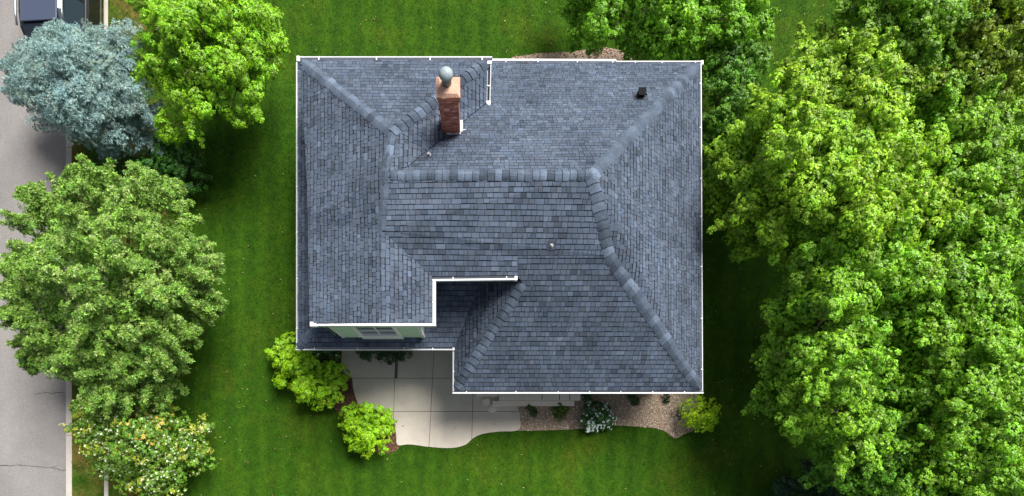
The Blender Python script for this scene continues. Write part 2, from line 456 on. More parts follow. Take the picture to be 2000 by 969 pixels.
def litter():
    r = np.random.default_rng(21); n = 1500
    x = r.uniform(-13, 12, n); y = r.uniform(-2.2, 13.5, n)
    ok = (x > KX1+.05) & ~inside(x, y, [(-4.6, 2.2), (-.6, 2.2), (-.6, 1.0), (6.2, 1.0), (6.2, 10.2), (-4.6, 10.2)])
    near = (x < -7.0) | (x > 7.0) | (r.random(n) < .25)
    ok &= near
    k = int(ok.sum())
    c = np.c_[x[ok], y[ok], np.full(k, .05)]
    a = r.uniform(0, 6.28, k); l = r.uniform(.015, .035, k); w = l*.55
    d = np.c_[np.cos(a), np.sin(a), r.uniform(-.2, .2, k)]; q = np.c_[-np.sin(a), np.cos(a), r.uniform(-.2, .2, k)]
    V_ = np.stack([c-d*l[:, None], c+q*w[:, None], c+d*l[:, None], c-q*w[:, None]], 1)
    cols = np.array([(.34, .27, .10), (.42, .36, .14), (.25, .15, .06), (.30, .38, .10)])[r.integers(0, 4, k)]
    me_o = mesh_from_quads('fallen_leaves', V_, cols, M['petal'], None)
    tag(me_o, 'small dry yellow and brown leaves scattered over the lawn', 'leaves', kind='stuff')

# ------------------------------------------------------------------ THE HOUSE
H = 19.3          # the house is laid out 0.9 m too high and then lowered as a whole
house = thing('house', 'house with blue grey shingle roof, brick chimney and green dormer front', 'house', (0, 0, 0))
V = {}
V['P1'] = P(587, 118, 5.1); V['P2'] = P(952, 118, 5.0); V['G'] = P(950, 201, 4.72); V['P3'] = P(765, 258, 6.22)
V['Vb'] = P(795, 326, 6.22); V['M'] = P(752, 341, 6.34)
V['Wa'] = P(597, 300, 5.15); V['Wb'] = P(602, 434, 5.25); V['Wc'] = P(604, 632, 5.35)
V['Gr'] = P(741, 632, 5.96); V['Vt'] = P(745, 450, 6.04); V['Ee'] = P(844, 632, 5.55); V['Ev'] = P(844, 540, 5.46)
V['Re'] = P(1157, 341, 6.46); V['NE'] = P(1366, 124, 3.5); V['SE'] = P(1369, 763, 3.5); V['SW'] = P(888, 763, 3.5)
V['K'] = P(1189, 500, 5.65); yk = V['K'].y
V['K2'] = Vector((1.02, yk, 5.65)); V['Ue'] = P(1011, 538, 5.44); V['Q'] = P(1021, 553, 5.26)
V['Ul'] = Vector((V['Ue'].x, V['Ue'].y, 3.5+(5.65-3.5)*(V['Ue'].y-V['SE'].y)/(yk-V['SE'].y)))
V['Q'].z = 3.5+(5.65-3.5)*(V['Q'].y-V['SE'].y)/(yk-V['SE'].y)
V['NW'] = P(870, 121, 3.5); V['Kl_'] = Vector((V['Ev'].x, yk, 5.66))
sx, sy = -4.71, 2.36; wy = 3.98; sl = .45
V['S1'] = Vector((sx, sy, 3.5)); V['S2'] = Vector((V['SW'].x, sy, 3.5)); top = 3.5+sl*(wy-sy)
V['S3'] = Vector((V['SW'].x+.437*(wy-sy), wy, top)); V['S4'] = Vector((sx+wy-sy, wy, top))
V['S5'] = Vector((sx+wy-sy, V['NE'].y-.7, top)); V['S6'] = Vector((sx, V['NE'].y+.05, 3.5)); V['Wt'] = Vector((1.3, wy, 5.42))
# name: (vertices, down-slope direction, exposure, base tint, roughness of the courses)
FACES = {
    'n_tri': (['P1', 'P3', 'P2'], 'N', .098, 1.0),
    'b_east': (['P2', 'P3', 'M', 'Vb', 'G'], 'E', .095, 1.0),
    'west': (['P1', 'Wa', 'Wb', 'Wc', 'Gr', 'Vt', 'M', 'P3'], 'W', .094, 1.0),
    'gable_e': (['Vt', 'Gr', 'Ee', 'Ev'], 'E', .094, 1.0),
    'n_main': (['NW', 'M', 'Re', 'NE'], 'N', .094, 1.0),
    'east': (['NE', 'Re', 'K', 'SE'], 'E', .094, 1.0),
    's_up': (['M', 'Vt', 'Ev', 'Ue', 'K2', 'K', 'Re'], 'S', .108, 1.0),
    's_low': (['SW', 'Q', 'Ul', 'K2', 'K', 'SE'], 'S', .108, 1.0),
    'w_low': (['SW', 'S2', 'S3', 'Wt', 'Q'], 'W', .10, 1.0),
    'skirt_s': (['S1', 'S4', 'S3', 'S2'], 'S', .125, 1.0),
    'skirt_w': (['S1', 'S6', 'S5', 'S4'], 'W', .11, 1.0),
}
TRI = {}
for k, (vn, d, e, t) in FACES.items():
    pts = [V[n] for n in vn]
    pts2 = [Vector((p.x, p.y, 0)) for p in pts]
    tl = []
    for a, b, c_ in tessellate_polygon([pts2]):
        tr = [pts[a], pts[b], pts[c_]]
        if area2([(p.x, p.y) for p in tr]) < 0: tr = tr[::-1]
        tl.append(tr)
    TRI[k] = tl
def zin(tr, x, y):
    a, b, c_ = tr
    det = (b.x-a.x)*(c_.y-a.y)-(c_.x-a.x)*(b.y-a.y)
    if abs(det) < 1e-9: return a.z
    u = ((x-a.x)*(c_.y-a.y)-(c_.x-a.x)*(y-a.y))/det; w = ((b.x-a.x)*(y-a.y)-(x-a.x)*(b.y-a.y))/det
    return a.z+u*(b.z-a.z)+w*(c_.z-a.z)
def roof_z(x, y, names):
    best = None
    for k in names:
        for tr in TRI[k]:
            a, b, c_ = tr
            s1 = (b.x-a.x)*(y-a.y)-(b.y-a.y)*(x-a.x); s2 = (c_.x-b.x)*(y-b.y)-(c_.y-b.y)*(x-b.x); s3 = (a.x-c_.x)*(y-c_.y)-(a.y-c_.y)*(x-c_.x)
            if s1 >= -1e-4 and s2 >= -1e-4 and s3 >= -1e-4:
                z = zin(tr, x, y)
                if best is None or z > best: best = z
    return best

def shingle_face(mb, key):
    vn, d, e, tb = FACES[key]; pts = [V[n] for n in vn]
    ax = {'N': (0, -1), 'S': (0, 1), 'E': (-1, 0), 'W': (1, 0)}[d]      # upslope direction
    sx_ = (ax[1], -ax[0])
    ts = [p.x*ax[0]+p.y*ax[1] for p in pts]; ss = [p.x*sx_[0]+p.y*sx_[1] for p in pts]
    t0, t1, s0, s1 = min(ts), max(ts), min(ss), max(ss)
    rr = random.Random(hash(key) % 1000 if False else sum(map(ord, key)))
    rough = .012 if d in 'EW' else .006
    n = int((t1-t0)/e)+2
    for i in range(n):
        a0 = t0+i*e; b0 = a0+e; bt = b0-{'N': .013, 'E': .012, 'W': .012, 'S': .013}[d]  # gap bares the dark deck, standing in for the course shadow
        s = s0-rr.uniform(0, .2)
        rowt = rr.uniform(.93, 1.07)
        while s < s1:
            w = rr.choice([.09, .11, .13, .16, .20]) * rr.uniform(.85, 1.15)
            ja = rr.uniform(-rough, rough); g_ = .004
            ct = .09*rough/.012*rr.uniform(0, 1)*.1
            rect = [(a0+ja, s+g_), (a0+ja, s+w-g_), (bt, s+w-g_), (bt, s+g_)]
            if d in 'EW':     # slightly rounded lower corners, as in the photo
                k_ = rr.uniform(.01, .03)
                rect = [(a0+ja+k_*.6, s+g_), (a0+ja, s+g_+k_), (a0+ja, s+w-g_-k_), (a0+ja+k_*.6, s+w-g_), (bt, s+w-g_), (bt, s+g_)]
            R2 = [(t*ax[0]+q*sx_[0], t*ax[1]+q*sx_[1]) for t, q in rect]
            if area2(R2) < 0: R2 = R2[::-1]
            v = rr.gauss(1.0, .12)*rowt*tb; v = max(.6, min(1.5, v))
            if rr.random() < .05: v *= 1.22
            if rr.random() < .08: v *= .72
            hue = rr.uniform(-.04, .04)
            th = rr.uniform(.016, .026)
            col = (.076*v*(1+hue), .098*v, .142*v*(1-hue))
            for tr in TRI[key]:
                pc_ = clip(R2, [(p.x, p.y) for p in tr])
                if len(pc_) < 3 or abs(area2(pc_)) < 1e-5: continue
                topv = []; bot = []
                for x, y in pc_:
                    f = ((x*ax[0]+y*ax[1])-a0)/e; z = zin(tr, x, y)
                    topv.append((x, y, z+.014+.35*th*(1-max(0, min(1, f))))); bot.append((x, y, z-.004))
                mb.prism(topv, bot, col)
            s += w
deck = MB()
for k in FACES:
    pts = [V[n] for n in FACES[k][0]]
    for tr in TRI[k]:
        deck.prism([(p.x, p.y, p.z-.006) for p in tr], [(p.x, p.y, p.z-.10) for p in tr])
sh = MB()
for k in FACES: shingle_face(sh, k)
roof = sh.build('roof', M['shingle'], house)
deck.build('roof_deck', M['deck'], roof)

def ridge(pts, w, faces, step=.2, seed=1, lift=.022, tb=1.0):
    rr = random.Random(seed); mb = MB()
    w *= .88; path = []
    for a, b in zip(pts, pts[1:]):
        n = max(1, int((b-a).length/(step*.25)))
        for k in range(n): path.append(a.lerp(b, k/n))
    path.append(pts[-1])
    # smooth the plan a little so the caps bend round corners
    for _ in range(3):
        path = [path[0]]+[(path[i-1]+path[i]*2+path[i+1])/4 for i in range(1, len(path)-1)]+[path[-1]]
    L = [0]
    for a, b in zip(path, path[1:]): L.append(L[-1]+(b-a).length)
    def at(s):
        s = max(0, min(L[-1]-1e-4, s))
        for i in range(len(L)-1):
            if L[i+1] >= s: break
        t = (s-L[i])/max(1e-6, L[i+1]-L[i]); p = path[i].lerp(path[i+1], t)
        j0 = max(0, i-2); j1 = min(len(path)-1, i+3); d = path[j1]-path[j0]; d = Vector((d.x, d.y)).normalized()
        return p, d
    n = max(2, int(L[-1]/step)); prof = [-1, -.8, -.45, 0, .45, .8, 1]
    for i in range(n):
        s0 = i*L[-1]/n; s1 = (i+1)*L[-1]/n+.03
        v = max(.6, rr.gauss(1.0, .2))*tb; ww = w*rr.uniform(.93, 1.07); jit = rr.uniform(-.012, .012)
        col = (.078*v, .102*v, .145*v)
        ring = []
        for s, up in ((s0+.008, .024+rr.uniform(0, .010)), ((s0+s1)/2, .019), (s1, .0)):
            p, d = at(s); nrm = Vector((-d.y, d.x)); row = []
            for q in prof:
                x = p.x+nrm.x*(q*ww/2+jit); y = p.y+nrm.y*(q*ww/2+jit)
                z = roof_z(x, y, faces)
                if z is None: z = p.z-abs(q)*ww*.25
                z = max(z, p.z-.35)
                row.append((x, y, z+lift*(1-.75*abs(q)**3)+up))
            ring.append(row)
        for a in range(2):
            for b in range(6):
                mb.poly([ring[a][b], ring[a][b+1], ring[a+1][b+1], ring[a+1][b]], col)
        lo = [(x, y, z-.05) for x, y, z in ring[0]]; hi = [(x, y, z-.05) for x, y, z in ring[2]]
        for b in range(6): mb.poly([lo[b], lo[b+1], ring[0][b+1], ring[0][b]], col)
        for b in (0, 6):
            mb.poly([ring[0][b], ring[1][b], ring[2][b], hi[b], lo[b]], col)
    mb.build('ridge_cap', M['cap'], roof, smooth=False)
ridge([V['P1']+Vector((.05, -.05, 0)), V['P3']], .31, ['n_tri', 'west'], seed=1)
ridge([V['P3'], V['P2']+Vector((-.05, -.05, 0))], .28, ['n_tri', 'b_east'], seed=2)
ridge([V['M']+Vector((.12, 0, 0)), V['Re']], .30, ['n_main', 's_up'], seed=3, step=.16, lift=.035, tb=1.05)
ridge([V['NE']+Vector((-.05, -.05, 0)), V['Re']], .33, ['n_main', 'east'], seed=4)
ridge([V['SE']+Vector((-.05, .05, 0)), V['K'], V['Re']], .33, ['east', 's_up', 's_low'], seed=5)
ridge([V['SW']+Vector((.05, .06, 0)), V['Q']], .30, ['s_low', 'w_low'], seed=6)
ridge([V['S1'], V['S1']+(V['S4']-V['S1'])*.42], .26, ['skirt_s', 'skirt_w'], seed=7, tb=.9)
ridge([V['P3'], V['M'], V['Vt']], .22, ['west', 'b_east', 's_up'], seed=8, step=.3, lift=.006)

# gutters
def gutter(a, b, out, w=.10, lip=.026, drop=.02, cap0=False, cap1=False, name='gutter', plain=False):
    """open channel outside the eave from a to b; out = unit vector pointing away from the roof"""
    a = Vector(a); b = Vector(b); o = Vector((*out, 0)); mb = MB(); dn = Vector((0, 0, 1))
    def bar(p0, p1, q0, q1, z0, z1, cc=(.52, .55, .60)):
        A = [a+o*q0+dn*z1, b+o*q0+dn*z1, b+o*q1+dn*z1, a+o*q1+dn*z1]
        B = [p+dn*(z0-z1) for p in A]
        if ((A[1]-A[0]).cross(A[3]-A[0])).z < 0: A = A[::-1]; B = B[::-1]
        mb.prism(A, B, cc)
    bar(0, 0, .004, .016, -.13, -drop-.012)                 # back
    bar(0, 0, .016, w-lip, -.13, -.115, (.07, .08, .10))    # trough with grit in it
    bar(0, 0, w-lip, w, -.13, -drop)                        # front lip
    d = (b-a); L = d.length; d.normalize()
    if not plain:
        s = .5
        while s < L:       # hanger straps
            p = a+d*s; q = a+d*(s+.025)
            T = [p+o*.0+dn*(-drop+.004), q+o*.0+dn*(-drop+.004), q+o*w+dn*(-drop+.004), p+o*w+dn*(-drop+.004)]
            B = [t-dn*.01 for t in T]
            if ((T[1]-T[0]).cross(T[3]-T[0])).z < 0: T = T[::-1]; B = B[::-1]
            mb.prism(T, B, (.75, .76, .78)); s += random.uniform(.7, 1.4)
    for flag, p, sg in ((cap0, a, 1), (cap1, b, -1)):
        if flag:
            q = p+d*sg*.05; p2 = p-d*sg*.015
            T = [p2+o*(-.01)+dn*(-drop+.014), q+o*(-.01)+dn*(-drop+.014), q+o*(w+.006)+dn*(-drop+.014), p2+o*(w+.006)+dn*(-drop+.014)]
            B = [t-dn*.14 for t in T]
            if ((T[1]-T[0]).cross(T[3]-T[0])).z < 0: T = T[::-1]; B = B[::-1]
            mb.prism(T, B, (.82, .83, .85))
    return mb.build(name, M['white'], house)
g1 = gutter(V['P1']+Vector((-.08, 0, 0)), V['P2']+Vector((.12, 0, 0)), (0, 1), w=.11, cap0=True)
gutter(V['P2']+Vector((0, -.02, 0)), V['G'], (1, 0), w=.10, cap0=True, cap1=True)
xm = P(1204, 121, 3.5).x
gutter(Vector((V['P2'].x+.02, V['NE'].y+.045, 3.5)), Vector((xm, V['NE'].y+.03, 3.5)), (0, 1), w=.10, lip=.055)
gutter(Vector((xm+.004, V['NE'].y, 3.49)), V['NE']+Vector((.1, 0, -.01)), (0, 1), w=.09, cap1=True)
gutter(V['NE']+Vector((0, -.01, 0)), V['SE']+Vector((0, 0, 0)), (1, 0), w=.065, lip=.024)
gutter(V['SE']+Vector((.08, 0, 0)), V['SW']+Vector((-.06, 0, 0)), (0, -1), w=.08, lip=.04)
gutter(V['SW'], V['S2']+Vector((0, -.11, 0)), (-1, 0), w=.05, lip=.02)
gutter(V['S1']+Vector((-.08, 0, 0)), V['S2']+Vector((-.005, 0, 0)), (0, -1), w=.075, lip=.034, cap1=True)
gutter(V['S1'], V['S6'], (-1, 0), w=.06, lip=.032)
gutter(V['Ev']+Vector((-.02, 0, 0)), V['Ue']+Vector((-.02, 0, 0)), (0, -1), w=.10, lip=.045, cap1=True)
gutter(V['Ee'], V['Ev']+Vector((0, -.1, 0)), (1, 0), w=.085, lip=.06)
# rake board over the dormer front, with its boxed return at the left
mb = MB()
def beam(mb, a, b, off, z0, z1, c=(.82, .82, .83)):
    T = [Vector((a.x, a.y, a.z+z1)), Vector((b.x, b.y, b.z+z1)), Vector((b.x, b.y+off, b.z+z1)), Vector((a.x, a.y+off, a.z+z1))]
    B = [t+Vector((0, 0, z0-z1)) for t in T]
    if ((T[1]-T[0]).cross(T[3]-T[0])).z < 0: T = T[::-1]; B = B[::-1]
    mb.prism(T, B, c)
beam(mb, V['Wc']+Vector((.1, -.002, 0)), V['Gr']+Vector((0, -.002, 0)), -.055, -.16, .03)
beam(mb, V['Gr']+Vector((.001, -.002, 0)), V['Ee']+Vector((.085, -.002, 0)), -.055, -.16, .03)
c0 = V['Wc']+Vector((.03, 0, 0))
mb.box((c0.x, c0.y-.075, c0.z-.1), (c0.x+.18, c0.y+.03, c0.z+.06), (.84, .84, .86))
mb.build('rake_board', M['white'], house, bevel=.006)

# walls with lap siding
def siding_wall(mb, a, b, out, z0, ztop, step=.13, c=(.27, .40, .32)):
    """a, b: plan points; ztop(t) height along the wall; boards lean out at the foot"""
    a = Vector((*a, 0)); b = Vector((*b, 0)); o = Vector((*out, 0))
    zt = max(ztop(0), ztop(1), ztop(.5)); z = z0
    while z < zt:
        z2 = min(z+step, zt); cc = tuple(q*random.uniform(.95, 1.05) for q in c)
        T = [a+Vector((0, 0, z2)), b+Vector((0, 0, z2)), b+o*.016+Vector((0, 0, z)), a+o*.016+Vector((0, 0, z))]
        U = [a+Vector((0, 0, z)), b+Vector((0, 0, z))]
        if ((T[1]-T[0]).cross(T[3]-T[0])).dot(o) < 0: T = [T[1], T[0], T[3], T[2]]
        mb.poly(T, cc); mb.poly([a+Vector((0, 0, z)), b+Vector((0, 0, z)), b+o*.016+Vector((0, 0, z)), a+o*.016+Vector((0, 0, z))], cc)
        z = z2
wi = .32
fx0, fx1 = sx+wi, V['NE'].x-wi; fyN = V['NE'].y-wi
fyS1, fyS2 = sy+wi, V['SW'].y+wi; fxm = V['SW'].x+wi
ring_pts = [(fx0, fyS1), (fxm, fyS1), (fxm, fyS2), (fx1, fyS2), (fx1, fyN), (fx0, fyN)]
mb = MB()
outs = [(0, -1), (-1, 0), (0, -1), (1, 0), (0, 1), (-1, 0)]
for i in range(6):
    a, b = ring_pts[i], ring_pts[(i+1) % 6]
    siding_wall(mb, a, b, outs[i], 1.2, lambda t: 3.42)
wall = mb.build('wall', M['siding'], house)
mb = MB()       # foundation and floor slab, soffit
mb.prism([(x, y, 1.2) for x, y in ring_pts], [(x, y, .85) for x, y in ring_pts], (.8, .78, .75))
mb.build('foundation', M['kerb'], house)
mb = MB()
outer = [(sx+.01, sy+.01), (V['SW'].x+.01, sy+.01), (V['SW'].x+.01, V['SW'].y+.01), (V['SE'].x-.01, V['SE'].y+.01), (V['NE'].x-.01, V['NE'].y-.01), (sx+.01, V['NE'].y-.01)]
mb.poly([(x, y, 3.40) for x, y in outer], (.75, .75, .76)); mb.build('soffit', M['white'], house)
# upper left storey
ux0, ux1, uyN = V['P1'].x+.3, V['P2'].x-.12, V['P1'].y-.3
mb = MB()
siding_wall(mb, (ux0, uyN), (ux1, uyN), (0, 1), 3.4, lambda t: 4.98)
siding_wall(mb, (ux0, V['Wa'].y-.1), (ux0, uyN), (-1, 0), 3.4, lambda t: 4.98)
siding_wall(mb, (ux1, V['G'].y+.05), (ux1, uyN), (1, 0), 3.6, lambda t: 4.66)
siding_wall(mb, (V['Wb'].x+.3, 2.63), (V['Wb'].x+.3, V['Wa'].y), (-1, 0), 3.5, lambda t: 5.15)
mb.build('wall', M['siding'], house); mb = MB()
DX0, DX1, DY = P(672, 660, 3.6).x, P(828, 660, 3.6).x, 2.615
siding_wall(mb, (DX1, DY), (DX1, wy), (1, 0), 3.6, lambda t: 5.4)
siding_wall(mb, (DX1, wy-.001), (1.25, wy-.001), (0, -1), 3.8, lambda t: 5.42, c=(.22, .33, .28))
mb.build('wall', M['siding'], house)
# dormer front: siding and window tints lightened to make up for its shade
mb = MB()
siding_wall(mb, (DX0, DY), (DX1, DY), (0, -1), 3.58, lambda t: 5.47, step=.115, c=(.58, .76, .63))
dw = mb.build('dormer_wall', M['siding'], house)
mb = MB()
mb.box((DX0-.03, DY-.03, 3.55), (DX0+.03, DY+.03, 5.42), (.8, .8, .8))
mb.build('corner_trim', M['white'], dw); mb = MB()
mb.box((DX1-.05, DY-.035, 3.55), (DX1+.03, DY+.03, 5.42), (.8, .8, .8))
mb.build('corner_trim', M['white'], dw)
wx0, wx1 = P(709, 660, 3.65).x, P(789, 660, 3.65).x
wz0, wz1 = 3.62, 5.42
win = MB()
t = .10; fy = DY-.05
win.box((wx0, fy, wz0+.58), (wx0+t, DY+.02, wz1), (.93,)*3); win.box((wx1-t, fy, wz0+.58), (wx1, DY+.02, wz1), (.93,)*3)
win.box((wx0+t, fy, wz1-.10), (wx1-t, DY+.02, wz1), (.93,)*3); win.box((wx0, fy-.01, wz0), (wx1, DY+.02, wz0+.58), (.93,)*3)
window = win.build('window', M['white'], house, bevel=.006)
mb = MB(); mb.box((wx0-.02, fy-.05, wz0+.56), (wx1+.02, fy-.008, wz0+.60), (.93,)*3); mb.build('sill', M['white'], window, bevel=.004)
mb = MB(); mb.box((wx0+t, DY-.018, wz0+.58), (wx1-t, DY-.012, wz1-.10)); mb.build('pane', M['glass'], window)
mb = MB(); xm_ = (wx0+wx1)/2; zm = (wz0+.58+wz1-.1)/2
mb.box((xm_-.018, DY-.036, wz0+.58), (xm_+.018, DY-.019, wz1-.10), (.82,)*3)
mb.box((wx0+t, DY-.040, zm-.02), (wx1-t, DY-.02, zm+.02), (.82,)*3); mb.build('glazing_bar', M['white'], window)

# downspouts
mb = MB(); a = P(957, 546, 5.3)
mb.box((a.x-.03, wy-.09, 4.35), (a.x+.03, wy-.025, 5.35), (.7, .68, .7)); mb.box((a.x-.035, wy-.4, 4.28), (a.x+.035, wy-.03, 4.35), (.7, .68, .7))
mb.build('downspout', M['white'], house, bevel=.006)
mb = MB(); a = V['G']
mb.tube([a+Vector((.05, .0, -.08)), a+Vector((.05, -.05, -.16)), a+Vector((.05, -.12, -.16))], .045, 8, (.8, .8, .82))
mb.sphere((a.x+.05, a.y-.03, a.z+.0), .06, c=(.82, .82, .84)); mb.build('downspout', M['white'], house, smooth=True)

# chimney
cx0, cx1 = P(864, 268, 5.35).x, P(899, 268, 5.35).x; cy0 = 7.06; cy1 = 7.06+.36; cz0, cz1 = 5.0, 6.98
mb = MB(); bh, bw = .062, .10
z = cz0; row = 0
def brick_ring(mb, x0, x1, y0, y1, z0, z1, row, light=1.0):
    light = min(light, 1.3); rr = random.Random(row*7+3)
    mb.box((x0+.012, y0+.012, z0), (x1-.012, y1-.012, z1), (.50*light, .33*light, .27*light))
    for (a, b, f, horiz) in ((x0, x1, y0, True), (x0, x1, y1, True), (y0, y1, x0, False), (y0, y1, x1, False)):
        n = max(2, round((b-a)/bw)); w = (b-a)/n; off = (row % 2)*w*.5; s = a-off
        while s < b-1e-3:
            p0, p1 = max(a, s)+.004, min(b, s+w)-.004
            if p1-p0 > .01:
                v = rr.uniform(.65, 1.25)*light; c_ = (.50*v, .19*v, .135*v)
                if rr.random() < .12: c_ = (.68*v, .45*v, .36*v)
                e = .013
                if horiz: mb.box((p0, min(f, f+(e if f == y0 else -e)), z0+.005), (p1, max(f, f+(e if f == y0 else -e)), z1-.004), c_)
                else: mb.box((min(f, f+(e if f == x0 else -e)), p0, z0+.005), (max(f, f+(e if f == x0 else -e)), p1, z1-.004), c_)
            s += w
while z < cz1-.2:
    brick_ring(mb, cx0, cx1, cy0, cy1, z, z+bh, row); z += bh; row += 1
for k in range(4):      # corbelled courses
    e = .012+.008*k
    brick_ring(mb, cx0-e, cx1+e, cy0-e, cy1+e, z, z+bh, row, 1.35); z += bh; row += 1
chim = mb.build('chimney', M['brick'], house)
mb = MB(); ztop = z
mb.prism([(cx0+.02, cy0+.02, ztop+.05), (cx1-.02, cy0+.02, ztop+.05), (cx1-.02, cy1-.02, ztop+.05), (cx0+.02, cy1-.02, ztop+.05)],
         [(cx0-.03, cy0-.03, ztop), (cx1+.03, cy0-.03, ztop), (cx1+.03, cy1+.03, ztop), (cx0-.03, cy1+.03, ztop)], (.55, .34, .25))
mb.build('chimney_crown', M['brick'], chim)
mb = MB(); fx, fyy = (cx0+cx1)/2-.03, (cy0+cy1)/2+.06
mb.tube([(fx, fyy, ztop+.04), (fx, fyy, ztop+.30)], .10, 16, (.16, .17, .18))
mb.tube([(fx, fyy, ztop+.30), (fx, fyy, ztop+.34)], [.135, .14], 16, (.2, .22, .25))
mb.sphere((fx, fyy, ztop+.33), .148, 16, 10, (.30, .36, .40), sc=(1, 1, .95), zmin=0)
mb.build('chimney_cowl', M['flash'], chim, smooth=True)
mb = MB()
mb.box((cx0-.012, cy0-.015, 4.95), (cx1+.012, cy0+.05, 5.52), (.5, .53, .58))
mb.box((cx1-.04, cy0+.0505, 4.95), (cx1+.06, cy1+.02, 5.40), (.5, .53, .58)); mb.box((cx0-.03, cy0+.0505, 4.95), (cx0+.03, cy1+.02, 5.50), (.42, .45, .5))
mb.box((cx1+.0605, cy0+.03, 5.0), (cx1+.14, cy0+.18, 5.36), (.7, .72, .75))
mb.build('flashing', M['flash'], chim)
# roof vents
def vent(px, py, faces, r, h, name, col=None, box=False):
    p = P(px, py, 5.0)
    for _ in range(6):
        z = roof_z(p.x, p.y, faces) or 5.0; p = P(px, py, z)
    mb = MB()
    if box:
        mb.box((p.x-r, p.y-r, p.z-.05), (p.x+r, p.y+r, p.z+h)); mb.box((p.x-r*1.25, p.y-r*1.3, p.z+h), (p.x+r*1.25, p.y+r*1.25, p.z+h+.03))
        mb.tube([(p.x+r*1.3, p.y-.02, p.z+h*.6), (p.x+r*1.9, p.y-.02, p.z+h*.6)], .02)
    else:
        mb.tube([(p.x, p.y, p.z-.05), (p.x, p.y, p.z+h)], r, 10, (.3, .32, .36)); mb.tube([(p.x, p.y, p.z), (p.x, p.y, p.z+.05)], [r*2.2, r*1.3], 12, (.4, .42, .46))
    mb.build(name, M['vent'] if box else M['flash'], roof)
    mb = MB(); q = .17 if box else .09
    zz = [roof_z(p.x+a*q, p.y+b*q, faces) or p.z for a, b in ((-1, -1), (1, -1), (1, 1), (-1, 1))]
    T = [(p.x+a*q, p.y+b*q, z_+.030) for (a, b), z_ in zip(((-1, -1), (1, -1), (1, 1), (-1, 1)), zz)]
    mb.prism(T, [(x, y, z-.03) for x, y, z in T], (.05, .06, .08)); mb.build('vent_flashing', M['flash'], roof)
vent(1250, 188, ['n_main'], .075, .2, 'roof_vent', box=True)
vent(838, 304, ['n_main', 'b_east'], .03, .12, 'vent_pipe')
vent(1077, 480, ['s_up'], .025, .08, 'vent_pipe')

H = 18.4
house.location = (0, 0, -.9)

# ------------------------------------------------------------------ front steps
stp = thing('front_steps', 'pale concrete front steps below the south gutter, between patio and gravel', 'steps', P(1040, 780, 0))
mb = MB()
def pbox(mb, x0, y0, x1, y1, z0, z1, c=(1, 1, 1)):
    a = P(x0, y1, z1); b = P(x1, y0, z1); mb.box((a.x, a.y, z0), (b.x, b.y, z1), c)
pbox(mb, 975, 740, 1134, 782, .0, .34, (1.0, .97, .93)); mb.build('upper_step', M['step'], stp, bevel=.012)
mb = MB(); pbox(mb, 962, 783, 1122, 793, .0, .18); mb.build('lower_step', M['step'], stp, bevel=.012)
mb = MB(); pbox(mb, 930, 745, 974, 774, .0, .20, (.96, .93, .9)); mb.build('landing_slab', M['step'], stp, bevel=.012)
for a in ((1058, 1060), (1092, 1094), (1112, 1114)):
    mb = MB(); p0 = P(a[0], 781.5, .343); p1 = P(a[1], 765, .343); mb.box((p0.x, p0.y, .339), (p1.x-.01, p1.y, .343)); mb.build('joint', M['dark'], stp)
FS = []
for (x, y, w, h, z, lb) in ((950, 784, .27, .2, .12, 'square grey paving block by the foot of the front steps'), (968, 791, .36, .12, .09, 'long narrow grey stone block on the curved patio end'), (962, 800, .30, .2, .06, 'flat cracked stone lying lowest on the curved patio end')):
    p = P(x, y, z); mb = MB()
    n = 7; T = []
    for k in range(n):
        a = 2*math.pi*k/n+random.uniform(-.15, .15); T.append((p.x+math.cos(a)*w/2*random.uniform(.9, 1.12), p.y+math.sin(a)*h/2*random.uniform(.9, 1.12), z))
    mb.prism(T, [(x_, y_, .02) for x_, y_, _ in T], (.72, .70, .68))
    o = mb.build('stepping_stone', M['step'], None, bevel=.015, origin=(p.x, p.y, .02)); tag(o, lb, 'stone', 'stones at the foot of the steps')

